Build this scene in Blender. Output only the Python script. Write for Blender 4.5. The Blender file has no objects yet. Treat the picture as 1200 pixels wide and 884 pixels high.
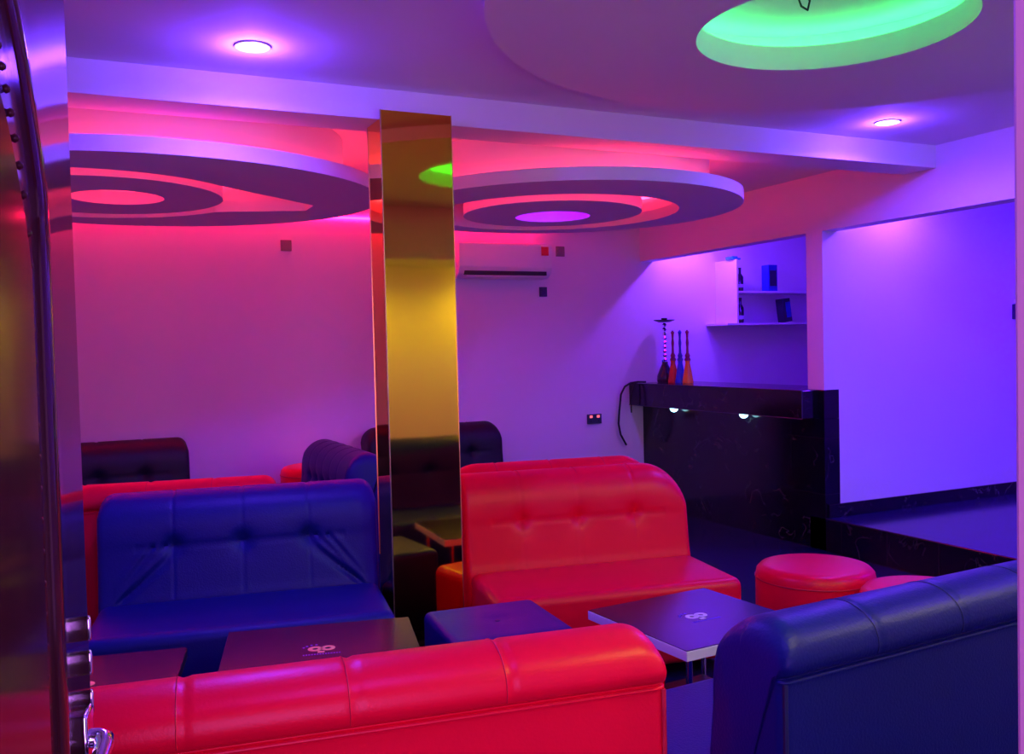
import bpy, bmesh, math, random
from mathutils import Vector, Matrix, Quaternion
random.seed(7)
C = bpy.context.scene.collection
sc = bpy.context.scene
R = math.radians
PI = math.pi

# ------------------------------------------------------------------ materials
def pmat(name, col, rough=.5, metal=0, spec=.5, coat=0, bump=0, bscale=60, vary=0, emis=None, estr=0, coat_rough=.05):
    m = bpy.data.materials.new(name); m.use_nodes = True
    nt = m.node_tree; N = nt.nodes; L = nt.links
    b = N['Principled BSDF']
    b.inputs['Base Color'].default_value = (*col, 1)
    b.inputs['Roughness'].default_value = rough
    b.inputs['Metallic'].default_value = metal
    b.inputs['Specular IOR Level'].default_value = spec
    b.inputs['Coat Weight'].default_value = coat
    b.inputs['Coat Roughness'].default_value = coat_rough
    if emis:
        b.inputs['Emission Color'].default_value = (*emis, 1)
        b.inputs['Emission Strength'].default_value = estr
    tc = N.new('ShaderNodeTexCoord')
    if vary:
        n = N.new('ShaderNodeTexNoise'); n.inputs['Scale'].default_value = bscale * .12; n.inputs['Detail'].default_value = 4
        L.new(tc.outputs['Object'], n.inputs['Vector'])
        mx = N.new('ShaderNodeMix'); mx.data_type = 'RGBA'
        mx.inputs[6].default_value = (*[c * (1 - vary) for c in col], 1)
        mx.inputs[7].default_value = (*[min(1, c * (1 + vary)) for c in col], 1)
        L.new(n.outputs['Fac'], mx.inputs[0]); L.new(mx.outputs[2], b.inputs['Base Color'])
    if bump:
        n2 = N.new('ShaderNodeTexNoise'); n2.inputs['Scale'].default_value = bscale; n2.inputs['Detail'].default_value = 5
        L.new(tc.outputs['Object'], n2.inputs['Vector'])
        bp = N.new('ShaderNodeBump'); bp.inputs['Strength'].default_value = bump; bp.inputs['Distance'].default_value = .004
        L.new(n2.outputs['Fac'], bp.inputs['Height']); L.new(bp.outputs['Normal'], b.inputs['Normal'])
    return m

def tile_mat(name, base, vein, size, rough, horizontal=True, grout=(.01, .01, .012), veinw=.5):
    """dark marble tiles with thin veins and grout joints"""
    m = bpy.data.materials.new(name); m.use_nodes = True
    nt = m.node_tree; N = nt.nodes; L = nt.links
    b = N['Principled BSDF']; b.inputs['Roughness'].default_value = rough
    tc = N.new('ShaderNodeTexCoord')
    n = N.new('ShaderNodeTexNoise'); n.inputs['Scale'].default_value = 3.2; n.inputs['Detail'].default_value = 9; n.inputs['Distortion'].default_value = 1.4
    L.new(tc.outputs['Object'], n.inputs['Vector'])
    s = N.new('ShaderNodeMath'); s.operation = 'SUBTRACT'; s.inputs[1].default_value = .5; L.new(n.outputs['Fac'], s.inputs[0])
    a = N.new('ShaderNodeMath'); a.operation = 'ABSOLUTE'; L.new(s.outputs[0], a.inputs[0])
    mr = N.new('ShaderNodeMapRange'); mr.inputs['From Min'].default_value = 0; mr.inputs['From Max'].default_value = .012
    mr.inputs['To Min'].default_value = veinw; mr.inputs['To Max'].default_value = 0; L.new(a.outputs[0], mr.inputs['Value'])
    n3 = N.new('ShaderNodeTexNoise'); n3.inputs['Scale'].default_value = 5; L.new(tc.outputs['Object'], n3.inputs['Vector'])
    mm = N.new('ShaderNodeMath'); mm.operation = 'MULTIPLY'; L.new(mr.outputs[0], mm.inputs[0])
    mr2 = N.new('ShaderNodeMapRange'); mr2.inputs['From Min'].default_value = .48; mr2.inputs['From Max'].default_value = .7
    L.new(n3.outputs['Fac'], mr2.inputs['Value']); L.new(mr2.outputs[0], mm.inputs[1])
    mx = N.new('ShaderNodeMix'); mx.data_type = 'RGBA'; mx.inputs[6].default_value = (*base, 1); mx.inputs[7].default_value = (*vein, 1)
    L.new(mm.outputs[0], mx.inputs[0])
    # joints
    sep = N.new('ShaderNodeSeparateXYZ'); L.new(tc.outputs['Object'], sep.inputs[0])
    fac = None
    for ax in ((0, 1) if horizontal else (1, 2)):
        d = N.new('ShaderNodeMath'); d.operation = 'DIVIDE'; d.inputs[1].default_value = size; L.new(sep.outputs[ax], d.inputs[0])
        f = N.new('ShaderNodeMath'); f.operation = 'FRACT'; L.new(d.outputs[0], f.inputs[0])
        lt = N.new('ShaderNodeMath'); lt.operation = 'LESS_THAN'; lt.inputs[1].default_value = .008; L.new(f.outputs[0], lt.inputs[0])
        if fac is None: fac = lt
        else:
            mxx = N.new('ShaderNodeMath'); mxx.operation = 'MAXIMUM'; L.new(fac.outputs[0], mxx.inputs[0]); L.new(lt.outputs[0], mxx.inputs[1]); fac = mxx
    m2 = N.new('ShaderNodeMix'); m2.data_type = 'RGBA'; m2.inputs[7].default_value = (*grout, 1)
    L.new(mx.outputs[2], m2.inputs[6]); L.new(fac.outputs[0], m2.inputs[0]); L.new(m2.outputs[2], b.inputs['Base Color'])
    return m

def emat(name, col, strength):
    m = bpy.data.materials.new(name); m.use_nodes = True
    nt = m.node_tree; nt.nodes.clear()
    o = nt.nodes.new('ShaderNodeOutputMaterial'); e = nt.nodes.new('ShaderNodeEmission')
    e.inputs[0].default_value = (*col, 1); e.inputs[1].default_value = strength
    nt.links.new(e.outputs[0], o.inputs[0]); return m

def wood_mat(name, a, b_, rough, coat):
    m = pmat(name, a, rough, coat=coat)
    nt = m.node_tree; N = nt.nodes; L = nt.links; b = N['Principled BSDF']
    tc = N.new('ShaderNodeTexCoord'); mp = N.new('ShaderNodeMapping'); mp.inputs['Scale'].default_value = (30, 30, 1.2)
    L.new(tc.outputs['Object'], mp.inputs[0])
    n = N.new('ShaderNodeTexNoise'); n.inputs['Scale'].default_value = 2; n.inputs['Detail'].default_value = 5
    L.new(mp.outputs[0], n.inputs['Vector'])
    mx = N.new('ShaderNodeMix'); mx.data_type = 'RGBA'; mx.inputs[6].default_value = (*a, 1); mx.inputs[7].default_value = (*b_, 1)
    L.new(n.outputs['Fac'], mx.inputs[0]); L.new(mx.outputs[2], b.inputs['Base Color'])
    return m

M = {}
M['wall'] = pmat('wall_paint', (.80, .72, .80), .75, bump=.25, bscale=45)
M['ceil'] = pmat('ceiling_paint', (.78, .77, .78), .8, bump=.15, bscale=30)
M['gyps'] = pmat('gypsum_paint', (.76, .75, .77), .7, bump=.1, bscale=30)
M['red'] = pmat('red_leather', (.88, .001, .028), .36, spec=.25, bump=.12, bscale=140)
M['redseam'] = pmat('red_piping', (.62, .006, .03), .5)
M['navy'] = pmat('navy_leather', (.005, .011, .15), .40, spec=.25, bump=.3, bscale=140)
M['navyseam'] = pmat('navy_piping', (.01, .015, .08), .5)
M['black'] = pmat('black_leather', (.006, .007, .016), .5, spec=.35, bump=.3, bscale=140)
M['blackseam'] = pmat('black_piping', (.005, .006, .01), .5)
M['foot'] = pmat('black_plastic_foot', (.01, .01, .012), .4)
M['gold'] = pmat('gold_mirror_sheet', (.95, .70, .04), .045, metal=1, bump=.03, bscale=5)
M['goldedge'] = pmat('polished_edge_trim', (.7, .55, .3), .3, metal=1)
M['floor'] = tile_mat('dark_marble_floor', (.010, .008, .06), (.12, .12, .2), .6, .16)
M['tile'] = tile_mat('black_marble_wall_tile', (.004, .004, .008), (.30, .28, .26), .4, .14, horizontal=False, grout=(.02, .018, .02), veinw=.35)
M['white'] = pmat('white_laminate', (.82, .82, .84), .4)
M['ttop'] = pmat('black_glass_table_top', (.012, .008, .03), .22)
M['tside'] = pmat('black_table_panel', (.01, .01, .014), .35)
M['chrome'] = pmat('chrome', (.85, .86, .9), .12, metal=1)
M['goldleaf'] = pmat('gold_print', (.85, .66, .3), .4, metal=.3)
M['purpleprint'] = pmat('violet_print', (.16, .08, .6), .5)
M['silverprint'] = pmat('silver_print', (.7, .66, .8), .4)
M['acw'] = pmat('white_appliance_plastic', (.8, .8, .82), .35)
M['dark'] = pmat('dark_vent', (.01, .01, .015), .5)
M['sock'] = pmat('dark_socket_plate', (.03, .025, .08), .35)
M['sockw'] = pmat('grey_socket_plate', (.22, .17, .2), .35)
M['sticker'] = pmat('red_sticker', (.8, .02, .02), .5)
M['doorwood'] = wood_mat('dark_lacquered_door', (.03, .008, .012), (.06, .015, .02), .09, .0)
M['doorwood'].node_tree.nodes['Principled BSDF'].inputs['Specular IOR Level'].default_value = .2
M['frame'] = pmat('door_frame_paint', (.75, .55, .55), .5)
M['glassred'] = pmat('red_glass', (.75, .03, .01), .12, coat=.6)
M['glassblue'] = pmat('blue_glass', (.01, .06, .75), .12, coat=.6)
M['glassorange'] = pmat('amber_glass', (.95, .36, .02), .15, coat=.6)
M['stemred'] = pmat('dark_red_stem', (.25, .01, .05), .3)
M['stemblue'] = pmat('blue_stem', (.02, .05, .4), .3)
M['hoo'] = pmat('smoked_glass_base', (.01, .01, .03), .1, coat=.8)
M['cable'] = pmat('black_cable', (.006, .005, .01), .6)
M['carton'] = pmat('blue_carton', (.01, .03, .4), .4, vary=.5, bscale=120)
M['carton2'] = pmat('dark_carton', (.02, .01, .05), .4, vary=.6, bscale=120)
M['bottle'] = pmat('dark_bottle_glass', (.005, .004, .02), .1, coat=.8)
M['cyanlabel'] = pmat('cyan_label', (.02, .35, .7), .4)
M['indicator'] = pmat('lit_red_switch', (.6, .1, .1), .4, emis=(1, .15, .2), estr=1.2)
M['led_red'] = emat('red_led_strip', (1, .03, .09), 13)
M['wall_fill'] = emat('red_wall_fill', (1, .004, .07), 62)
M['led_redin'] = emat('red_led_strip_inner', (1, .02, .08), 17)
M['led_violet'] = emat('violet_led_strip', (.07, .0, 1), 260)
M['led_purple'] = emat('purple_led', (.36, .0, 1), 22)
M['led_green'] = emat('green_led_strip', (.05, 1, .20), 18)
M['spot'] = emat('spot_lens', (.75, .62, 1), 14)
M['barspot'] = emat('bar_spot_lens', (.35, .85, 1), 9)
M['lampwhite'] = emat('porch_lamp_lens', (1, .9, .95), 10)

# ------------------------------------------------------------------ helpers
def obj(name, bm, mat, parent=None, smooth=False, loc=None, rot=None):
    me = bpy.data.meshes.new(name); bmesh.ops.recalc_face_normals(bm, faces=bm.faces); bm.to_mesh(me); bm.free()
    mats = mat if isinstance(mat, (list, tuple)) else [mat]
    for m in mats: me.materials.append(M[m])
    if smooth:
        for p in me.polygons: p.use_smooth = True
        try: me.set_sharp_from_angle(angle=R(smooth if smooth is not True else 40))
        except Exception: pass
    o = bpy.data.objects.new(name, me); C.objects.link(o)
    if parent: o.parent = parent
    if loc: o.location = loc
    if rot: o.rotation_euler = rot
    return o
def tag(o, label, cat, group=None):
    o['label'] = label; o['category'] = cat
    if group: o['group'] = group
    return o
def thing(name, label, cat, loc=(0, 0, 0), rz=0, group=None, rot=None):
    o = bpy.data.objects.new(name, None); C.objects.link(o); o.empty_display_size = .1
    o.location = loc; o.rotation_euler = rot if rot else (0, 0, rz)
    return tag(o, label, cat, group)
def copy_tree(o, parent=None):
    c = o.copy(); C.objects.link(c)
    if parent: c.parent = parent
    for ch in [x for x in bpy.data.objects if x.parent == o and x != c]:
        copy_tree(ch, c)
    return c
def struct(name, bm, mat, smooth=False, parent=None):
    o = obj(name, bm, mat, parent, smooth)
    if not parent: o['kind'] = 'structure'
    return o
def bx(bm, x0, x1, y0, y1, z0, z1, bev=0, seg=2, mi=0):
    r = bmesh.ops.create_cube(bm, size=1)
    vs = r['verts']
    for v in vs:
        v.co = Vector(((x0 + x1) / 2 + v.co.x * (x1 - x0), (y0 + y1) / 2 + v.co.y * (y1 - y0), (z0 + z1) / 2 + v.co.z * (z1 - z0)))
    fs = list({f for v in vs for f in v.link_faces})
    for f in fs: f.material_index = mi
    if bev:
        es = list({e for v in vs for e in v.link_edges})
        bmesh.ops.bevel(bm, geom=es, offset=bev, segments=seg, profile=.5, affect='EDGES', clamp_overlap=True)
    return bm
def box(*a, **k): return bx(bmesh.new(), *a, **k)
def tube(bm, pts, r, seg=10, closed=False, caps=True):
    pts = [Vector(p) for p in pts]; n = len(pts); rings = []
    rr = r if isinstance(r, (list, tuple)) else [r] * n
    up = None
    for i, p in enumerate(pts):
        if closed: t = pts[(i + 1) % n] - pts[i - 1]
        else: t = pts[min(i + 1, n - 1)] - pts[max(i - 1, 0)]
        t.normalize()
        if up is None:
            up = Vector((0, 0, 1)) if abs(t.z) < .9 else Vector((1, 0, 0))
        a = t.cross(up)
        if a.length < 1e-4: a = t.cross(Vector((0, 1, 0)))
        a.normalize(); b = a.cross(t).normalized(); up = b
        rings.append([bm.verts.new(p + (a * math.cos(2 * PI * k / seg) + b * math.sin(2 * PI * k / seg)) * rr[i]) for k in range(seg)])
    m = n if closed else n - 1
    for i in range(m):
        A = rings[i]; B = rings[(i + 1) % n]
        for k in range(seg): bm.faces.new((A[k], A[(k + 1) % seg], B[(k + 1) % seg], B[k]))
    if not closed and caps: bm.faces.new(rings[0][::-1]); bm.faces.new(rings[-1])
    return bm
def lathe(bm, prof, cx=0, cy=0, cz=0, seg=28):
    rings = []
    for (r, z) in prof:
        if r < 1e-5: rings.append([bm.verts.new((cx, cy, cz + z))])
        else: rings.append([bm.verts.new((cx + r * math.cos(2 * PI * k / seg), cy + r * math.sin(2 * PI * k / seg), cz + z)) for k in range(seg)])
    for A, B in zip(rings, rings[1:]):
        for k in range(seg):
            k2 = (k + 1) % seg
            if len(A) == 1 and len(B) == 1: continue
            if len(A) == 1: bm.faces.new((A[0], B[k2], B[k]))
            elif len(B) == 1: bm.faces.new((A[k], A[k2], B[0]))
            else: bm.faces.new((A[k], A[k2], B[k2], B[k]))
    return bm
def circ(cx, cy, z, r, n=96): return [(cx + r * math.cos(2 * PI * k / n), cy + r * math.sin(2 * PI * k / n), z) for k in range(n)]
def ring_plate(bm, cx, cy, z0, z1, rout, rin, n=144, icx=None, icy=None):
    """annular slab, rin / rout numbers or functions of angle around (cx,cy); inner centre may be shifted"""
    icx = cx if icx is None else icx; icy = cy if icy is None else icy
    f = lambda q: q if callable(q) else (lambda a: q)
    ro, ri = f(rout), f(rin); L = []
    for k in range(n):
        a = 2 * PI * k / n; c, s = math.cos(a), math.sin(a)
        o = (cx + ro(a) * c, cy + ro(a) * s); i = (icx + ri(a) * c, icy + ri(a) * s)
        L.append([bm.verts.new((*o, z0)), bm.verts.new((*o, z1)), bm.verts.new((*i, z1)), bm.verts.new((*i, z0))])
    for k in range(n):
        A = L[k]; B = L[(k + 1) % n]
        for j in range(4): bm.faces.new((A[j], B[j], B[(j + 1) % 4], A[(j + 1) % 4]))
    return bm

# ------------------------------------------------------------------ room shell
CZ = 2.67
XW = 4.80; YB = 7.27; YP = 4.96; STEP = .235; HZ = 2.27
struct('floor', box(-1.8, XW, -2.2, YB, -.1, 0), 'floor')
struct('floor', box(XW, 8.6, .35, YP + .16, -.1, STEP, bev=.006), 'floor')['label'] = 'raised marble floor of the side room'
struct('floor', box(XW, 8.6, YP + .16, YB, -.1, .0), 'floor')
struct('wall_back', box(-1.95, 8.75, YB, YB + .15, -.1, 3.1), 'wall')
struct('wall_left', box(-1.95, -1.8, .35, YB, -.1, 3.1), 'wall')
b = bmesh.new()
bx(b, -1.8, -.165, .35, .55, 0, CZ); bx(b, .80, 8.6, .35, .55, 0, CZ); bx(b, -.165, .80, .35, .55, 2.14, CZ)
struct('wall_front', b, 'wall')
# wall with the two openings: solid header, post, near pier
b = bmesh.new()
bx(b, XW, XW + .14, .55, YB, HZ, CZ)
bx(b, XW, XW + .14, YP, YP + .16, 1.148, HZ)
bx(b, XW, XW + .14, .55, 1.9, STEP, HZ)
struct('wall_right', b, 'wall')
struct('wall_partition', box(XW + .14, 8.6, YP, YP + .16, STEP, CZ), 'wall')
struct('wall_side_room', box(8.6, 8.75, .35, YB, -.1, 3.1), 'wall')
struct('baseboard_side_room', box(XW + .02, 8.6, YP - .015, YP - .001, STEP, STEP + .095, bev=.003), 'tile')
struct('trim_1', box(XW - .014, XW - .001, .56, YP - .02, 0, STEP - .01), 'tile')['label'] = 'black marble riser of the step'
# ceiling with a round hole over the green recess
GX, GY, GR = 2.48, 2.50, .475
b = bmesh.new()
def rect_r(cx, cy, x0, x1, y0, y1):
    def f(a):
        c, s = math.cos(a), math.sin(a); t = 1e9
        if c > 1e-9: t = min(t, (x1 - cx) / c)
        if c < -1e-9: t = min(t, (x0 - cx) / c)
        if s > 1e-9: t = min(t, (y1 - cy) / s)
        if s < -1e-9: t = min(t, (y0 - cy) / s)
        return t
    return f
ring_plate(b, GX, GY, CZ, CZ + .06, rect_r(GX, GY, -1.8, 8.6, .35, YB), GR + .17, n=360)
bx(b, -1.8, -.5, 6.5, YB, CZ, CZ + .06); bx(b, 7.5, 8.6, 6.5, YB, CZ, CZ + .06); bx(b, 7.8, 8.6, .35, 1, CZ, CZ + .06); bx(b, -1.8, -1.2, .35, .9, CZ, CZ + .06)
ring_plate(b, GX, GY, CZ + .05, CZ + .17, GR + .22, GR + .16, n=96)
lathe(b, [(0, .115), (GR + .2, .115), (GR + .2, .2), (0, .2)], GX, GY, CZ, seg=96)
struct('ceiling', b, 'ceil')
# ceiling beam
struct('trim_2', box(-1.8, XW, 4.008, 4.25, 2.534, CZ), 'gyps')['label'] = 'boxed ceiling beam crossing the room'
# lintel band over the entrance side
struct('trim_3', box(.9, XW, .55, 1.15, 2.2, CZ), 'gyps')['label'] = 'dropped bulkhead along the entrance wall'

# ------------------------------------------------------------------ ceiling panels
def led(name, mat, cx, cy, z, r, parent, rad=.009):
    return obj(name, tube(bmesh.new(), circ(cx, cy, z, r, 96), rad, 6, closed=True), mat, parent)
PZ0, PZ1 = 2.35, 2.42
def notch_r(cr):
    def f(a):
        # slot circle joined to a wedge that runs out to +x
        a = (a + PI) % (2 * PI) - PI
        c, s = math.cos(a), math.sin(a); t = cr
        tip_x, y0, y1 = 1.20, -.03, .18
        if c > 0:
            # far rectangular side, near side slanting tangentially from the circle to the tip
            best = 0
            # region: polygon P0(.40,-.70) P1(tip,y0) P2(tip,y1) P3(.5,y1+.1)
            poly = [(.42, -.68), (tip_x, y0), (tip_x, y1), (.70, .38)]
            for (p, q) in zip(poly, poly[1:]):
                dx, dy = q[0] - p[0], q[1] - p[1]
                den = c * dy - s * dx
                if abs(den) < 1e-9: continue
                tt = (p[0] * dy - p[1] * dx) / den
                u = (p[0] * s - p[1] * c) / den if abs(den) > 0 else -1
                u = ((tt * c - p[0]) * dx + (tt * s - p[1]) * dy) / (dx * dx + dy * dy)
                if tt > 0 and -1e-6 <= u <= 1 + 1e-6: best = max(best, tt)
            t = max(t, best)
        return t
    return f
def drop_panel(label, oc, orad_, sc_, srad, ic, irad, hc, hrad, notch=False, purple=False, stretch=1):
    rx = orad_ * stretch
    r_out = lambda a: orad_ if math.cos(a) < 0 else orad_ * rx / math.hypot(orad_ * math.cos(a), rx * math.sin(a))
    orad = r_out
    setb = lambda a: .165 - .105 * max(0, math.sin(a))   # the strip lies nearer the rim on the wall side
    t = thing('ceiling_drop_panel', label, 'ceiling panel', (oc[0], oc[1], PZ0), group='round red-lit ceiling panels')
    ox, oy = oc
    S = (sc_[0] - ox, sc_[1] - oy); I = (ic[0] - ox, ic[1] - oy); H = (hc[0] - ox, hc[1] - oy)
    H0, H1 = 0, PZ1 - PZ0; T = CZ - PZ0 - .002
    rin = notch_r(srad) if notch else srad
    obj('outer_ring', ring_plate(bmesh.new(), 0, 0, H0, H1, orad, rin, n=288, icx=S[0], icy=S[1]), 'gyps', t, smooth=30)
    # core that carries the ring
    if notch: rco = lambda a: rin(a) + .05
    else: rco = srad + .05
    b = ring_plate(bmesh.new(), 0, 0, H1 - .002, T, lambda a: r_out(a) - .2, rco, n=144, icx=S[0], icy=S[1])
    obj('ring_core', b, 'gyps', t, smooth=30)
    obj('inner_disc', ring_plate(bmesh.new(), I[0], I[1], H0, H1, irad, hrad, n=144, icx=H[0], icy=H[1]), 'gyps', t, smooth=30)
    obj('disc_core', ring_plate(bmesh.new(), I[0], I[1], H1 - .002, T, irad - .13, hrad + .05, n=96, icx=H[0], icy=H[1]), 'gyps', t, smooth=30)
    obj('led_strip', tube(bmesh.new(), [((r_out(2 * PI * k / 96) - setb(2 * PI * k / 96)) * math.cos(2 * PI * k / 96), (r_out(2 * PI * k / 96) - setb(2 * PI * k / 96)) * math.sin(2 * PI * k / 96), H1 + .012) for k in range(96)], .009, 6, closed=True), 'led_red', t)
    led('led_strip', 'led_redin', S[0], S[1], H1 + .10, srad + .035, t)
    led('led_strip', 'led_purple' if purple else 'led_redin', H[0], H[1], H1 + .06, hrad + .036, t)
    return t
drop_panel('round ceiling panel with red glow and violet centre, right of the gold column', (2.84, 5.15), 1.10, (2.84, 5.27), .785, (2.83, 5.29), .572, (2.88, 5.38), .244, purple=True)
drop_panel('round ceiling panel with red glow and pink centre, left of the gold column', (.35, 5.33), 1.165, (.10, 5.38), .80, (.17, 5.38), .62, (.25, 5.38), .237, notch=True, stretch=1.11)

# big disc with the green recess
t = thing('ceiling_disc', 'large pale ceiling disc around the green-lit round recess', 'ceiling panel', (2.52, 2.22, 2.6))
gx, gy = GX - 2.52, GY - 2.22
obj('disc', ring_plate(bmesh.new(), 0, 0, 0, .069, 1.385, GR, n=192, icx=gx, icy=gy), 'gyps', t, smooth=30)
obj('recess_lip', ring_plate(bmesh.new(), gx, gy, .065, .095, GR + .012, GR, n=128), 'gyps', t, smooth=30)
led('led_strip', 'led_green', gx, gy, .108, GR + .10, t, .008)
b = bmesh.new()
tube(b, [(GX - .02, GY + .1, CZ + .113), (GX - .05, GY + .12, CZ + .09), (GX - .03, GY + .12, CZ + .05), (GX + .0, GY + .12, CZ + .04), (GX + .02, GY + .13, CZ + .08), (GX + .01, GY + .14, CZ + .113)], .004, 6)
tag(obj('hanging_wire', b, 'cable'), 'loop of thin bare wire hanging inside the green ceiling recess', 'wire')

# recessed spots
def spot(x, y, z, label, col, power, size=.9, drop=.05, halo=.16, lens='spot', r=.06):
    t = thing('recessed_spotlight', label, 'spotlight', (x, y, z), group='recessed ceiling spotlights')
    obj('trim_ring', ring_plate(bmesh.new(), 0, 0, -.006, .0, r + .006, r, n=40), 'acw', t, smooth=30)
    obj('lens', lathe(bmesh.new(), [(0, -.004), (r, -.003), (r, 0), (0, 0)], seg=32), lens, t)
    for kind, e in (('POINT', power * halo), ('SPOT', power * (1 - halo))):
        l = bpy.data.lights.new('spot_lamp', kind); l.energy = e; l.color = col; l.shadow_soft_size = .03
        if kind == 'SPOT': l.spot_size = R(172); l.spot_blend = .5
        o = bpy.data.objects.new('spot_lamp', l); C.objects.link(o); o.parent = t; o.location = (0, 0, -drop)
    return t
VIO = (.12, .03, 1)
VIW = (.19, .035, 1)
spot(.664, 3.624, CZ, 'white-violet recessed spotlight in the ceiling at upper left, before the beam', VIO, 135)
spot(4.024, 3.667, CZ, 'white-violet recessed spotlight beyond the big ceiling disc, before the beam at right', VIO, 110)
spot(5.25, 6.85, CZ, 'recessed spotlight over the bar niche, lighting its back wall', VIW, 60, drop=.1, halo=.5)
spot(5.42, 4.62, CZ, 'recessed spotlight in the side room, lighting its white wall', VIW, 45, drop=.1, halo=.5)
spot(.6, 1.3, CZ, 'recessed spotlight near the entrance wall at left', VIO, 60)
spot(4.1, 1.5, CZ, 'recessed spotlight near the entrance wall at right', VIO, 70)
spot(6.9, 3.2, CZ, 'recessed spotlight deep in the side room', (.09, .0, 1), 180)
for xx in (1.75, 3.4):  # lamps added to yellow the entrance wall that the gold column mirrors
    spot(xx, 1.0, 2.2, 'added unseen warm lamp under the bulkhead of the entrance wall' + (', nearer the door' if xx < 3 else ', farther from the door'), (1, .85, .12), 32, drop=.04)

# violet strips behind the header of the wall with openings
def violet_strip(label, y0, y1):
    tag(obj('led_strip', box(XW + .1402, XW + .152, y0, y1, HZ + .10, HZ + .12), 'led_violet'), label, 'light strip', 'violet light strips behind the header')
violet_strip('violet light strip behind the header over the bar', YP + .4, YB - .6)
violet_strip('violet light strip behind the header of the side room', 2.2, YP - .8)

tag(obj('led_strip', box(-1.7, 3.75, YB - .020, YB - .001, 2.56, 2.575), 'wall_fill'), 'added unseen red fill strip along the top of the back wall above the ceiling panels', 'light strip')  # added fill, hidden by the panels, washing the back wall red

# added violet area fill outside the open entrance, lifting sofa backs, beam and ceiling
l = bpy.data.lights.new('entrance_fill', 'AREA'); l.shape = 'RECTANGLE'; l.size = 1.1; l.size_y = 1.2; l.energy = 48; l.color = (.66, .20, 1)
o = bpy.data.objects.new('entrance_fill', l); C.objects.link(o); o.location = (-.1, -.9, 1.3); o.rotation_euler = (R(94), 0, R(-12))

# ------------------------------------------------------------------ gold column
t = thing('mirror_column', 'square column clad in gold mirror sheet under the beam', 'column', (1.438, 4.06, 0))
x0, x1, y0, y1 = -.166, .166, -.10, .10
obj('front_sheet', box(x0, x1, y0, y0 + .006, 0, 2.565), 'gold', t)
obj('side_sheet', box(x0 - .0005, x0 + .006, y0 + .007, y1, 0, 2.53), 'gold', t)
obj('side_sheet', box(x1 - .006, x1 + .0005, y0 + .007, y1, 0, 2.53), 'gold', t)
obj('back_sheet', box(x0, x1, y1, y1 + .006, 0, 2.53), 'gold', t)
obj('core', box(x0 + .008, x1 - .008, y0 + .008, y1 - .002, 0, 2.53), 'wall', t)
obj('edge_trim', box(x0 - .004, x0, y0 - .002, y0 + .006, 0, 2.567), 'goldedge', t)
obj('edge_trim', box(x0 - .003, x0 - .0005, y1, y1 + .004, .55, 2.53), 'goldedge', t)
obj('edge_trim', box(x1, x1 + .003, y0 - .002, y0 + .006, 0, 2.567), 'goldedge', t)

# ------------------------------------------------------------------ sofas
def smoothstep(a, b, x):
    t = max(0, min(1, (x - a) / (b - a))); return t * t * (3 - 2 * t)
# profile of the back, (y, z): rear at y=0, front negative, roll along the top
PROF = [(0, .06), (0, .30), (0, .55), (0, .74), (.003, .768), (-.006, .776), (.010, .788), (.016, .815), (.004, .85), (-.028, .876), (-.075, .89), (-.125, .885),
        (-.17, .862), (-.205, .82), (-.225, .765), (-.236, .70), (-.244, .62), (-.254, .54), (-.266, .46), (-.28, .40), (-.285, .30), (-.285, .06)]
def dense(P, per=4):
    out = []
    n = len(P)
    for i in range(n - 1):
        p0 = Vector((*P[max(i - 1, 0)], 0)); p1 = Vector((*P[i], 0)); p2 = Vector((*P[i + 1], 0)); p3 = Vector((*P[min(i + 2, n - 1)], 0))
        for k in range(per):
            t = k / per
            q = .5 * ((2 * p1) + (p2 - p0) * t + (2 * p0 - 5 * p1 + 4 * p2 - p3) * t * t + (3 * p1 - p0 - 3 * p2 + p3) * t ** 3)
            out.append((q.x, q.y))
    out.append(P[-1]); return out
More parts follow.
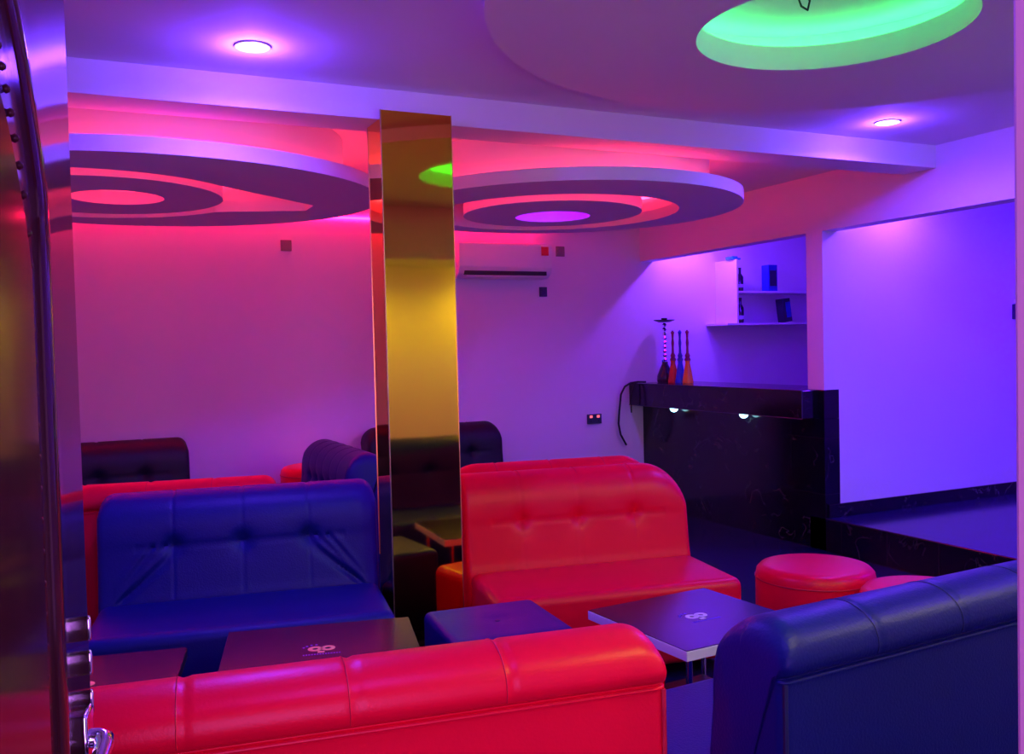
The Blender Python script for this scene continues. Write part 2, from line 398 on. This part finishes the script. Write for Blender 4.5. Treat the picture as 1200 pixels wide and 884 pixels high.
def make_back(W, hs=1.0, seams=(-.3, 0, .3), folds=False, tufts=True, nx=None, rear_stitch=True, corner=.07):
    bm = bmesh.new(); P = dense(PROF, 5)
    nx = nx or 96
    cy, cz = -.13, .45
    rows = []
    xs = []
    for i in range(nx + 1):
        u = -1 + 2 * i / nx
        xs.append(W / 2 * (abs(u) ** .9 * (1 if u >= 0 else -1)))
    g = lambda d, w: math.exp(-(d / w) ** 2)
    for i, x in enumerate(xs):
        row = []
        e = W / 2 - abs(x)
        k = 1.0
        er = .03
        ins = 0 if e > er else er - math.sqrt(max(0, er * er - (er - e) ** 2))
        cr = corner if not isinstance(corner, tuple) else corner[0 if x < 0 else 1]
        drop = 0 if e > cr else cr - math.sqrt(max(0, cr * cr - (cr - e) ** 2))
        for (y, z) in P:
            yy, zz = y, z
            # pull in toward the profile centre at the ends
            if zz > .1:
                d = Vector((yy - cy, zz - cz)); L = d.length
                yy = yy - math.copysign(min(ins * .8, abs(yy - cy)), yy - cy)
                if zz > .74: zz -= ins * .4 * smoothstep(.74, .89, zz)
                zl = .89 - cr * 1.35
                if zz > zl: zz = zl + (zz - zl) * (1 - drop / (cr * 1.35))
            # seams across roll and front
            for s in seams:
                dd = abs(x - s)
                a = .0045 * g(dd, .007)
                if z > .775 and y > -.2: zz -= a * smoothstep(.775, .84, z); yy -= a * .8 * smoothstep(0, .02, yy)
                elif y < -.19 and z > .42: yy += a * .6
                if z > .78: zz += .003 * (1 - g(dd, .06)) * 0
            if y < -.15 and z > .40:
                zt = .655
                # horizontal seam and tufts
                if tufts:
                    if abs(x) < (seams[-1] if seams else .3) + .16: yy += .005 * g(z - zt, .007)
                    for s in seams:
                        r = math.hypot((x - s), (z - zt) * 1.0)
                        yy += .024 * g(r, .035) + .007 * g(r, .085)
                    for j in range(len(seams) + 1):
                        pass
                # soft bulge of the panels
                yy -= .006 * math.cos(min(1, abs(z - .77) / .12) * PI / 2)
                if folds:
                    for sgn in (-1, 1):
                        for q, (dx0, sl, am) in enumerate(((.0, .95, .010), (.05, 1.1, .008), (.10, 1.3, .007), (-.04, .8, .007))):
                            xx = sgn * x - .30
                            if 0 < xx + .02 < .27 and z < zt:
                                line = zt - .02 - (xx - dx0) * sl
                                fade = smoothstep(0, .05, xx + .02) * (1 - smoothstep(.2, .27, xx))
                                yy += am * g(z - line, .017) * fade - am * .6 * g(z - line - .03, .018) * fade
            row.append(bm.verts.new((x, yy, zz * hs)))
        rows.append(row)
    for A, B in zip(rows, rows[1:]):
        for j in range(len(P) - 1): bm.faces.new((A[j], B[j], B[j + 1], A[j + 1]))
        bm.faces.new((A[-1], B[-1], B[0], A[0]))
    for row, rev in ((rows[0], False), (rows[-1], True)):
        # dished end panel
        ce = bm.verts.new((row[0].co.x, cy, cz * hs)); n = len(row)
        for j in range(n):
            f = (row[j], row[(j + 1) % n], ce); bm.faces.new(f if not rev else f[::-1])
    return bm
def make_seat(W, y0, y1, z1, z0=.05, r=.045, seams=(-.3, 0, .3), nx=60, ny=28):
    """rounded upholstered block, top slightly domed, front corner rounded"""
    bm = box(-W / 2, W / 2, y0, y1, z0, z1)
    bmesh.ops.subdivide_edges(bm, edges=[e for e in bm.edges if abs(e.verts[0].co.x - e.verts[1].co.x) > .5], cuts=19, use_grid_fill=True)
    bmesh.ops.bevel(bm, geom=[e for e in bm.edges if len(e.link_faces) == 2 and e.calc_face_angle(0) > .5], offset=r, segments=5, profile=.5, affect='EDGES')
    return bm
SOFAS = []
def make_sofa(label, loc, rz, col, W=1.2, hs=1.0, seatd=.6, seams=(-.3, 0, .3), folds=False, seat_z=.42, group=None, legs=True, nx=None, tufts=True, corner=.07):
    t = thing('sofa', label, 'sofa', (*loc, 0), rz, group)
    seam = col + 'seam'
    obj('backrest', make_back(W, hs, seams, folds, tufts, nx, corner=corner), col, t, smooth=50)
    y0 = -.262 - seatd
    obj('seat', make_seat(W - .02, y0, -.287, seat_z), col, t, smooth=40)
    # piping along the rear edge and roll seam
    for s in (-1, 1):
        x = s * (W / 2 - .012)
        b = tube(bmesh.new(), [(x, -.001, .08 + k * (.765 * hs - .08) / 23) for k in range(24)], .006, 6)
        obj('piping', b, seam, t, smooth=60)
    # double stitch rows over the roll
    Pd = [p for p in dense(PROF, 3) if p[1] > .785 and p[0] > -.2]
    for s in seams:
        b = tube(bmesh.new(), [(s + .013, p[0] + .0004, p[1] * hs + .0004) for p in Pd], .0013, 5)
        obj('stitching', b, seam, t, smooth=60)
    for sx in (-1, 1):
        for yy in (-.06, y0 + .07):
            obj('foot', lathe(bmesh.new(), [(0, 0), (.022, 0), (.028, .052), (0, .052)], sx * (W / 2 - .08), yy, 0, seg=14), 'foot', t, smooth=30)
    return t
# local +y is the rear of each sofa
def rear_at(junction, rz, d=.285):   # junction = middle of seat/back line, returns rear line middle
    return (junction[0] - math.sin(rz) * d, junction[1] + math.cos(rz) * d)
# navy sofa facing the camera at left
rz = R(-9.5); navy_l = rear_at((.672, 4.30), rz)
make_sofa('dark navy sofa facing the camera left of the gold column, creased tufted back', navy_l, rz, 'navy', 1.235, .985, .58, folds=True, nx=200)
# red pair right of the column
rz = R(-10.5); red_r = rear_at((2.275, 4.0), rz)
make_sofa('bright red sofa facing the camera right of the gold column, behind the square table', red_r, rz, 'red', 1.19, .98, .57, nx=140, corner=(.02, .2))
dirv = (-math.sin(rz), math.cos(rz))
make_sofa('red sofa back to back with the one right of the column, only its top showing', (red_r[0] + dirv[0] * .055 - .04, red_r[1] + dirv[1] * .055), rz + PI, 'red', 1.15, 1.0, .5, corner=.17)
# big red sofa in the foreground, seen from behind
rz = R(-8)
ux, uy = math.cos(rz), math.sin(rz)
fr = (1.155 - ux * .68, 1.67 - uy * .68)
make_sofa('large red sofa in the foreground seen from behind, tube-like top roll', fr, rz + PI, 'red', 1.36, .975, .6, nx=160, seams=(-.32, 0, .32))
# navy sofa bottom right from behind
rz = R(3)
ux, uy = math.cos(rz), math.sin(rz)
nr = (1.362 + ux * .6, 1.545 + uy * .6)
make_sofa('dark blue leather sofa at lower right seen from behind at its rolled end', nr, rz + PI, 'navy', 1.2, .985, .6, nx=160)
# red sofa behind the left navy sofa
rz = R(-11); ux, uy = math.cos(rz), math.sin(rz)
r1 = (.90 - ux * .6 + .0, 4.62 - uy * .6)
make_sofa('red sofa seen from behind, standing behind the navy sofa at left', r1, rz + PI, 'red', 1.2, 1.0, .42)
# tufted dark sofa turned sideways
make_sofa('dark tufted sofa turned sideways between the red sofas and the wall, left of the column', (1.69, 6.0), R(-90), 'navy', 1.18, .99, .42, seams=(-.36, -.18, 0, .18, .36))
# black sofas against the back wall
make_sofa('black sofa against the back wall at far left', (.14, 7.20), 0, 'black', 1.2, 1.02, .5)
make_sofa('black sofa against the back wall beyond the gold column', (2.64, 7.20), R(0), 'black', 1.15, 1.0, .5, corner=.1)

# ------------------------------------------------------------------ poufs and ottoman
def pouf(label, x, y, r, h, col='red', group=None):
    t = thing('pouf', label, 'pouf', (x, y, 0), group=group)
    obj('cushion', lathe(bmesh.new(), [(0, .035), (r - .03, .035), (r - .006, .05), (r, .08), (r, h - .06), (r - .006, h - .028), (r - .025, h - .008), (r - .06, h), (0, h + .006)], seg=64), col, t, smooth=50)
    obj('seam', tube(bmesh.new(), circ(0, 0, h - .062, r + .0005, 64), .0035, 6, closed=True), col + 'seam', t, smooth=60)
    for k in range(4):
        a = PI / 4 + k * PI / 2
        obj('foot', lathe(bmesh.new(), [(0, 0), (.02, 0), (.022, .04), (0, .04)], (r - .08) * math.cos(a), (r - .08) * math.sin(a), 0, seg=12), 'foot', t, smooth=30)
    return t
pouf('round red pouf nearer the bar, its whole top in view', 3.215, 3.40, .28, .42)
pouf('round red pouf mostly hidden behind the blue sofa at lower right', 3.30, 2.83, .27, .42)
pouf('tall round red pouf in the far corner beside the sideways dark sofa', 1.64, 6.90, .27, .655)
t = thing('ottoman', 'square dark violet-lit leather ottoman between the two tables', 'ottoman', (1.44, 3.21, 0), R(-5))
b = box(-.235, .235, -.235, .235, .04, .46)
bmesh.ops.bevel(b, geom=b.edges[:], offset=.03, segments=4, profile=.5, affect='EDGES')
top = [f for f in b.faces if f.normal.z > .9 and f.calc_area() > .05]
r_ = bmesh.ops.subdivide_edges(b, edges=list({e for f in top for e in f.edges}), cuts=11, use_grid_fill=True)
for v in b.verts:
    if v.co.z > .455:
        d = math.hypot(v.co.x, v.co.y); v.co.z += .006 * math.cos(min(1, d / .25) * PI / 2) - .014 * math.exp(-(d / .035) ** 2)
obj('cushion', b, 'navy', t, smooth=50)
obj('button', lathe(bmesh.new(), [(0, .450), (.012, .450), (.010, .457), (0, .459)], seg=16), 'navyseam', t, smooth=50)
for sx in (-1, 1):
    for sy in (-1, 1):
        obj('foot', lathe(bmesh.new(), [(0, 0), (.02, 0), (.022, .045), (0, .045)], sx * .19, sy * .19, 0, seg=12), 'foot', t, smooth=30)

# ------------------------------------------------------------------ tables
def logo(parent, z, mat, mat2, s=1.0, rz=0):
    """small printed mark: an interlocked 9 and 0 with a tail, and an arc of small ticks round it"""
    b = bmesh.new()
    def flat_ring(cx, cy, ro, ri, a0=0, a1=360, n=28):
        prev = None
        for k in range(n + 1):
            a = R(a0 + (a1 - a0) * k / n)
            p = [(cx + ro * math.cos(a), cy + ro * math.sin(a)), (cx + ri * math.cos(a), cy + ri * math.sin(a))]
            cur = [b.verts.new((*p[0], 0)), b.verts.new((*p[1], 0)), b.verts.new((*p[1], .0012)), b.verts.new((*p[0], .0012))]
            if prev:
                for j in range(4): b.faces.new((prev[j], cur[j], cur[(j + 1) % 4], prev[(j + 1) % 4]))
            prev = cur
    flat_ring(-.022 * s, 0, .026 * s, .010 * s); flat_ring(.022 * s, 0, .026 * s, .011 * s)
    bm2 = bx(b, -.014 * s, .010 * s, -.046 * s, -.030 * s, 0, .0012)
    bm2.normal_update()
    o = obj('printed_mark', b, mat, parent, loc=(0, 0, z), rot=(0, 0, rz))
    b = bmesh.new()
    for k in range(4):
        a = R(150 - k * 22); cx, cy = -.022 * s + .046 * s * math.cos(a), .046 * s * math.sin(a)
        bx(b, cx - .004 * s, cx + .004 * s, cy - .005 * s, cy + .005 * s, 0, .001)
    obj('printed_arc', b, mat2, parent, loc=(0, 0, z), rot=(0, 0, rz))
    b = bmesh.new()
    for k in range(14):
        bx(b, (-.065 + k * .0095) * s, (-.065 + k * .0095 + .006) * s, -.066 * s, -.056 * s, 0, .001)
    obj('printed_lettering', b, mat2, parent, loc=(0, 0, z), rot=(0, 0, rz))
def table(label, x, y, rz, w, d, h, edge='white', mat1='goldleaf', mat2='purpleprint', panel=True):
    t = thing('coffee_table', label, 'table', (x, y, 0), rz, group='low square club tables')
    th = .038
    obj('tabletop', box(-w / 2, w / 2, -d / 2, d / 2, h - th, h - .003, bev=.002), edge, t)
    obj('top_sheet', box(-w / 2 + .002, w / 2 - .002, -d / 2 + .002, d / 2 - .002, h - .003, h), 'ttop', t)
    for sx in (-1, 1):
        for sy in (-1, 1):
            obj('leg', lathe(bmesh.new(), [(0, .0), (.02, .0), (.02, .008), (.012, .012), (.012, h - th - .01), (.025, h - th - .008), (.025, h - th), (0, h - th)], sx * (w / 2 - .06), sy * (d / 2 - .06), 0, seg=18), 'chrome', t, smooth=30)
    obj('lower_shelf', box(-w / 2 + .09, w / 2 - .09, -d / 2 + .09, d / 2 - .09, .1, .12, bev=.002), 'tside', t)
    logo(t, h, mat1, mat2)
    return t
table('square black-topped table with white edge between the red sofa and the blue sofa', 2.139, 2.898, R(4), .6, .6, .45, mat1='silverprint', mat2='purpleprint')
table('dark table with gold mark at its middle, in front of the navy sofa', .765, 3.235, R(-13), .68, .60, .45, edge='tside')
table('dark table partly hidden behind the open door leaf at left', -.015, 3.262, R(-12), .6, .6, .45, edge='tside')

# ------------------------------------------------------------------ bar
t = thing('bar_counter', 'black marble bar counter with overhanging top under the niche', 'bar counter', (XW, 6.1, 0))
y0, y1 = YP + .0, YB - .003
obj('base', box(.0, .14, y0 - 6.1 + .002, y1 - 6.1, .0, .94), 'tile', t)
b = box(-.15, .138, 5.02 - 6.1, y1 - 6.1, .945, 1.146, bev=.004); bx(b, .138, .44, 5.125 - 6.1, y1 - 6.1, .945, 1.146)
obj('counter_top', b, 'tile', t)
obj('end_panel', box(-.0, .14, y0 - 6.1 + .002, 5.018 - 6.1, .941, 1.146, bev=.002), 'tile', t)
b = bmesh.new(); tube(b, [(-.152, 5.021 - 6.1, 1.147), (-.152, y1 - 6.1, 1.147)], .003, 6); tube(b, [(-.152, 5.019 - 6.1, .946), (-.152, y1 - 6.1, .946)], .003, 6)
tube(b, [(-.152, 5.019 - 6.1, .946), (-.152, 5.019 - 6.1, 1.147)], .003, 6)
obj('edge_strip', b, 'sock', t)
def barspot(label, y):
    s = thing('bar_spotlight', label, 'spotlight', (XW - .06, y, .944), group='small lamps under the bar top')
    obj('housing', lathe(bmesh.new(), [(0, 0), (.042, 0), (.042, -.008), (0, -.008)], seg=28), 'chrome', s, smooth=30)
    obj('lens', lathe(bmesh.new(), [(0, -.04), (.018, -.036), (.03, -.024), (.036, -.009), (0, -.009)], seg=28), 'barspot', s, smooth=60)
barspot('left glowing cyan-white lamp under the bar top', 6.69)
barspot('right glowing cyan-white lamp under the bar top', 5.76)

# hookahs on the bar
def small_hookah(label, x, y, glass, stem):
    t = thing('hookah', label, 'hookah', (x, y, 1.147), group='small coloured hookahs on the bar')
    obj('base', lathe(bmesh.new(), [(0, 0), (.048, 0), (.050, .01), (.043, .05), (.032, .12), (.02, .18), (.022, .20), (0, .20)], seg=28), glass, t, smooth=50)
    obj('stem', lathe(bmesh.new(), [(0, .20), (.026, .20), (.028, .212), (.018, .23), (.024, .245), (.012, .27), (.010, .32), (.014, .36), (.009, .40), (.012, .44), (.018, .455), (.004, .475), (0, .475)], seg=20), stem, t, smooth=50)
    return t
small_hookah('orange-red hookah on the bar, nearest the tall crystal one', 4.93, 6.96, 'glassred', 'stemred')
small_hookah('blue hookah standing between the red and amber ones on the bar', 4.93, 6.85, 'glassblue', 'stemblue')
small_hookah('amber-yellow hookah at the right end of the row on the bar', 4.93, 6.74, 'glassorange', 'stemred')
t = thing('hookah', 'tall hookah with crystal beaded stem and flat tray on top', 'hookah', (4.95, 7.115, 1.147))
obj('base', lathe(bmesh.new(), [(0, 0), (.070, 0), (.078, .02), (.074, .06), (.05, .12), (.028, .17), (.028, .19), (0, .19)], seg=28), 'hoo', t, smooth=50)
for k in range(9):
    z = .19 + k * .04
    obj('crystal_bead', lathe(bmesh.new(), [(0, z), (.012, z + .002), (.022, z + .02), (.012, z + .036), (0, z + .038)], seg=8), 'chrome', t)
obj('tray', lathe(bmesh.new(), [(0, .555), (.05, .553), (.095, .57), (.097, .576), (.05, .562), (0, .563)], seg=32), 'foot', t, smooth=40)
obj('bowl', lathe(bmesh.new(), [(0, .563), (.02, .565), (.03, .59), (.026, .592), (0, .58)], seg=20), 'foot', t, smooth=40)
obj('hose', tube(bmesh.new(), [(.03, .0, .17), (.03, .08, .2), (.04, .09, .1), (.05, .08, .02), (.0, .1, .012)], .008, 8), 'glassblue', t, smooth=60)

# cable hanging from the bar end
b = bmesh.new()
pts = [(4.74, 7.12, 1.157), (4.66, 7.14, 1.160), (4.60, 7.16, 1.152), (4.55, 7.18, 1.12), (4.52, 7.2, 1.05), (4.505, 7.21, .9), (4.50, 7.22, .78), (4.52, 7.22, .68), (4.58, 7.22, .58)]
tube(b, pts, .009, 8)
tag(obj('power_cable', b, 'cable', smooth=60), 'black cable hanging down the wall from the left end of the bar', 'cable')
b = bmesh.new(); tube(b, [(4.63, 7.10, 1.156), (4.632, 7.12, 1.158), (4.615, 7.14, 1.11), (4.60, 7.16, 1.0), (4.61, 7.17, .88)], .007, 8)
tag(obj('power_cable', b, 'cable', smooth=60), 'short black cable end dangling over the bar lip', 'cable')

# ------------------------------------------------------------------ niche shelf
t = thing('wall_shelf', 'white open wall shelf with two boards in the bar niche', 'shelf', (5.66, YB - .002, 1.68))
obj('side_panel', box(0, .018, -.32, 0, .0, .60), 'white', t)
obj('side_panel', box(1.35, 1.368, -.32, 0, .0, .60), 'white', t)
obj('shelf_board', box(-.12, 1.40, -.33, 0, -.018, 0), 'white', t)
obj('shelf_board', box(.018, 1.35, -.32, 0, .285, .303), 'white', t)
def shelfitem(name, label, cat, x, y, z, bm, mat, rot=None):
    o = obj(name, bm, mat, loc=(x, y, z), rot=rot, smooth=40); return tag(o, label, cat)
c = thing('bottle_carton', 'upright blue carton on the upper shelf of the niche', 'carton', (6.15, 7.06, 1.985))
obj('carton_body', box(-.055, .055, -.05, .05, 0, .255, bev=.003), 'carton', c)
obj('front_panel', box(-.04, .04, -.053, -.0505, .05, .2), 'carton2', c)
c = thing('bottle_carton', 'dark carton leaning sideways on the lower shelf of the niche', 'carton', (6.33, 7.05, 1.6815), rot=(0, R(-8), 0))
obj('carton_body', box(-.045, .05, -.05, .05, 0.007, .235, bev=.003), 'carton2', c)
obj('front_panel', box(-.015, .045, -.053, -.0505, .05, .2), 'carton', c)
def bottle(label, x, y, z, h, mat='bottle'):
    t = thing('liquor_bottle', label, 'bottle', (x, y, z), group='bottles on the niche shelf')
    obj('glass', lathe(bmesh.new(), [(0, 0), (.03, 0), (.032, .01), (.032, h * .6), (.012, h * .75), (.012, h * .93), (0, h * .93)], seg=20), mat, t, smooth=50)
    obj('cap', lathe(bmesh.new(), [(0, h * .93), (.014, h * .93), (.014, h), (0, h)], seg=16), 'foot', t, smooth=40)
    obj('bottle_label', lathe(bmesh.new(), [(.0325, h * .15), (.0328, h * .15), (.0328, h * .3), (.0325, h * .3)], seg=20), 'silverprint', t, smooth=40)
bottle('small dark bottle at the left end of the lower shelf', 5.74, 7.0, 1.6805, .24)
bottle('small dark bottle at the left end of the upper shelf', 5.74, 7.0, 1.9835, .22)
b = box(-.05, .02, -.05, .05, 0, .03, bev=.006); bx(b, .02, .07, -.03, .03, 0, .018, bev=.004)
tag(obj('small_box', b, 'cyanlabel', loc=(5.685, 7.03, 2.2805)), 'small cyan object lying on top of the shelf side', 'small box')

# ------------------------------------------------------------------ wall fittings
t = thing('air_conditioner', 'white split air conditioner on the back wall right of the column', 'air conditioner', (3.33, YB - .002, 2.09))
b = bmesh.new(); pr = [(0, .0), (-.13, .0), (-.19, .03), (-.215, .09), (-.22, .27), (-.21, .29), (0, .295)]
L_ = [bm_v for bm_v in [[b.verts.new((x, y, z)) for (y, z) in pr] for x in (-.43, .43)]]
n = len(pr)
for j in range(n): b.faces.new((L_[0][j], L_[1][j], L_[1][(j + 1) % n], L_[0][(j + 1) % n]))
b.faces.new(L_[0]); b.faces.new(L_[1][::-1])
bmesh.ops.bevel(b, geom=b.edges[:], offset=.008, segments=2, profile=.5, affect='EDGES')
obj('casing', b, 'acw', t, smooth=35)
obj('air_outlet', box(-.38, .38, -.206, -.16, .022, .055), 'dark', t, rot=(R(0), 0, 0))
obj('louvre', box(-.37, .37, -.222, -.17, .008, .016, bev=.002), 'acw', t, rot=(0, 0, 0))
obj('brand_strip', box(-.36, -.27, -.2215, -.2195, .085, .093), 'silverprint', t)
obj('energy_sticker', box(.325, .395, -.2225, -.2205, .19, .265, bev=.001), 'sticker', t)
def socket(label, x, z, w=.085, h=.085, mat='sock', y=YB, lamps=0, cat='switch'):
    t = thing('wall_socket', label, cat, (x, y - .001, z), group='wall switch and socket plates')
    obj('plate', box(-w / 2, w / 2, -.012, 0, -h / 2, h / 2, bev=.003), mat, t)
    if lamps:
        for k in range(lamps):
            xx = (k - (lamps - 1) / 2) * w / lamps
            obj('rocker', box(xx - .014, xx + .014, -.018, -.012, h * .12, h * .38, bev=.002), 'indicator', t)
            obj('pin_hole', box(xx - .004, xx + .004, -.0135, -.0115, -h * .3, -h * .12), 'dark', t)
    else:
        obj('rocker', box(-.022, .022, -.018, -.012, -.028, .028, bev=.002), mat, t)
    return t
socket('small dark switch plate high on the pink wall left of the column', 1.537, 2.335, .085, .085, 'sockw')
socket('greyish switch plate just right of the air conditioner', 3.956, 2.344, .085, .09, 'sockw')
socket('dark blue switch plate below the right end of the air conditioner', 3.776, 1.985, .075, .085, 'sock')
socket('dark double socket with two lit red rockers beside the bar', 4.27, .835, .15, .088, 'sock', lamps=2, cat='socket')
socket('dark switch plate under the white bracket on the side-room wall', 6.83, 1.69, .09, .12, 'sock', y=YP)
t = thing('wall_bracket', 'small white curved bracket on the side-room wall by the door frame', 'bracket', (6.83, YP - .001, 1.76))
obj('arm', tube(bmesh.new(), [(0, -.01, 0), (.0, -.03, .04), (-.01, -.05, .10), (.0, -.06, .15), (.03, -.05, .17)], [.012, .016, .018, .022, .018], 10), 'white', t, smooth=60)
obj('mount', box(-.03, .03, -.02, 0, -.005, .03, bev=.004), 'white', t)

# ------------------------------------------------------------------ entrance door
# frame: two jambs and head
b = bmesh.new(); bx(b, .757, .80, .33, .552, 0, 2.14, bev=.004)
struct('trim_4', b, 'frame')['label'] = 'painted right jamb of the entrance'
struct('trim_5', box(-.165, -.122, .33, .552, 0, 2.14, bev=.004), 'frame')
struct('trim_6', box(-.122, .757, .33, .552, 2.10, 2.14, bev=.004), 'frame')
# leaf: origin at the hinge, local +x runs along the leaf, local -y is the face seen
dx, dy = .008 + .125, 1.24 - .50
ln = math.hypot(dx, dy); ang = math.atan2(dy, dx)
d1 = bpy.data.objects.new('door_1', None); C.objects.link(d1); d1.location = (-.125, .50, 0); d1.rotation_euler = (0, 0, ang)
d1['kind'] = 'structure'; d1['label'] = 'open dark lacquered entrance door leaf at the left edge'
T_ = .045
obj('leaf', box(0, ln, 0, T_, .02, 2.08, bev=.006, seg=3), 'doorwood', d1, smooth=40)
# raised arched moulding
def arch(x0, x1, z0, zs, rise, n=14):
    p = [(x1, z0), (x0, z0), (x0, zs)]
    w = x1 - x0
    for k in range(1, 2 * n):
        u = k / (2 * n); xx = x0 + w * u
        p.append((xx, zs + rise * math.sin(PI * u) ** .8))
    p.append((x1, zs))
    return p
def leafx(y): return (y - .50) / dy * ln
pm = arch(leafx(.50) + .12, leafx(1.07), .18, 1.66, .25)
def resamp(p, step=.02):
    q = []
    for i in range(len(p)):
        a = Vector(p[i]); c = Vector(p[(i + 1) % len(p)]); m_ = max(1, int((c - a).length / step))
        for k in range(m_): q.append(tuple(a.lerp(c, k / m_)))
    return q
q = resamp(pm)
b = tube(bmesh.new(), [(x, 0, z) for x, z in q], .020, 10, closed=True)
for v in b.verts: v.co.y *= .35
obj('moulding', b, 'doorwood', d1, smooth=60)
pm2 = arch(leafx(.50) + .17, leafx(1.0), .24, 1.62, .20)
q2 = resamp(pm2, .03)
b = bmesh.new()
for x, z in q2:
    r = bmesh.ops.create_icosphere(b, subdivisions=1, radius=.0045, matrix=Matrix.Translation((x, -.002, z)))
o = obj('studding', b, 'doorwood', d1, smooth=80)
pm3 = arch(leafx(.50) + .20, leafx(.965), .28, 1.58, .16)
b = bmesh.new(); vs = [b.verts.new((x, -.012, z)) for x, z in pm3]; f = b.faces.new(vs)
ex = bmesh.ops.extrude_face_region(b, geom=[f]); 
for v in [g_ for g_ in ex['geom'] if isinstance(g_, bmesh.types.BMVert)]: v.co.y = .002
obj('raised_panel', b, 'doorwood', d1)
# latch bolts on the free edge, lever handle
for z in (1.172, 1.130, 1.082):
    b = lathe(bmesh.new(), [(0, 0), (.0025, .001), (.0032, .004), (.0032, .020), (.002, .025), (0, .026)], seg=16)
    bmesh.ops.transform(b, matrix=Matrix.Translation((ln - .014, -.002, z)) @ Matrix.Scale(1.2, 4, (0, 0, 1)) @ Matrix.Translation((0, 0, -.012)), verts=b.verts[:])
    obj('latch_bolt', b, 'chrome', d1, smooth=60)
hx = ln - .045
h = obj('handle_plate', box(hx - .022, hx + .022, -.006, .001, .94, 1.085, bev=.004, seg=3), 'chrome', d1, smooth=40)
b = bmesh.new(); tube(b, [(hx, -.004, 1.05), (hx, -.014, 1.05), (hx - .004, -.020, 1.048), (hx - .02, -.022, 1.045), (hx - .10, -.021, 1.035)], [.012, .011, .012, .011, .009], 14)
obj('lever', b, 'chrome', h, smooth=60)
b = lathe(bmesh.new(), [(0, 0), (.013, .001), (.014, .006), (0, .009)], seg=20)
bmesh.ops.transform(b, matrix=Matrix.Translation((hx, -.006, .975)) @ Matrix.Rotation(PI / 2, 4, 'X'), verts=b.verts[:])
obj('keyhole_cover', b, 'chrome', h, smooth=60)

# ------------------------------------------------------------------ world, camera
w = bpy.data.worlds.new('world'); sc.world = w; w.use_nodes = True
w.node_tree.nodes['Background'].inputs[0].default_value = (.25, .15, .5, 1); w.node_tree.nodes['Background'].inputs[1].default_value = .25
cam = bpy.data.cameras.new('camera'); co = bpy.data.objects.new('camera', cam); C.objects.link(co); sc.camera = co
co.location = (0, 0, 1.5)
fw = Vector((0.42910472, 0.90269859, -0.03169211)); rr = Vector((0.90256722, -0.42988281, -0.02394113)); uu = Vector((0.03523552, 0.01833101, 0.9992109))
m = Matrix((rr, uu, -fw)).transposed().to_4x4(); m.translation = co.location; co.matrix_world = m
cam.sensor_fit = 'HORIZONTAL'; cam.sensor_width = 36; cam.lens = 36 * 1084.8 / 1200; cam.clip_start = .05
sc.view_settings.view_transform = 'Standard'; sc.view_settings.look = 'None'; sc.view_settings.gamma = 1; sc.view_settings.exposure = 0
sc.view_settings.use_curve_mapping = False
sc.cycles.use_denoising = True
sc.cycles.max_bounces = 8; sc.cycles.diffuse_bounces = 4; sc.cycles.glossy_bounces = 5
sc.cycles.sample_clamp_indirect = 6
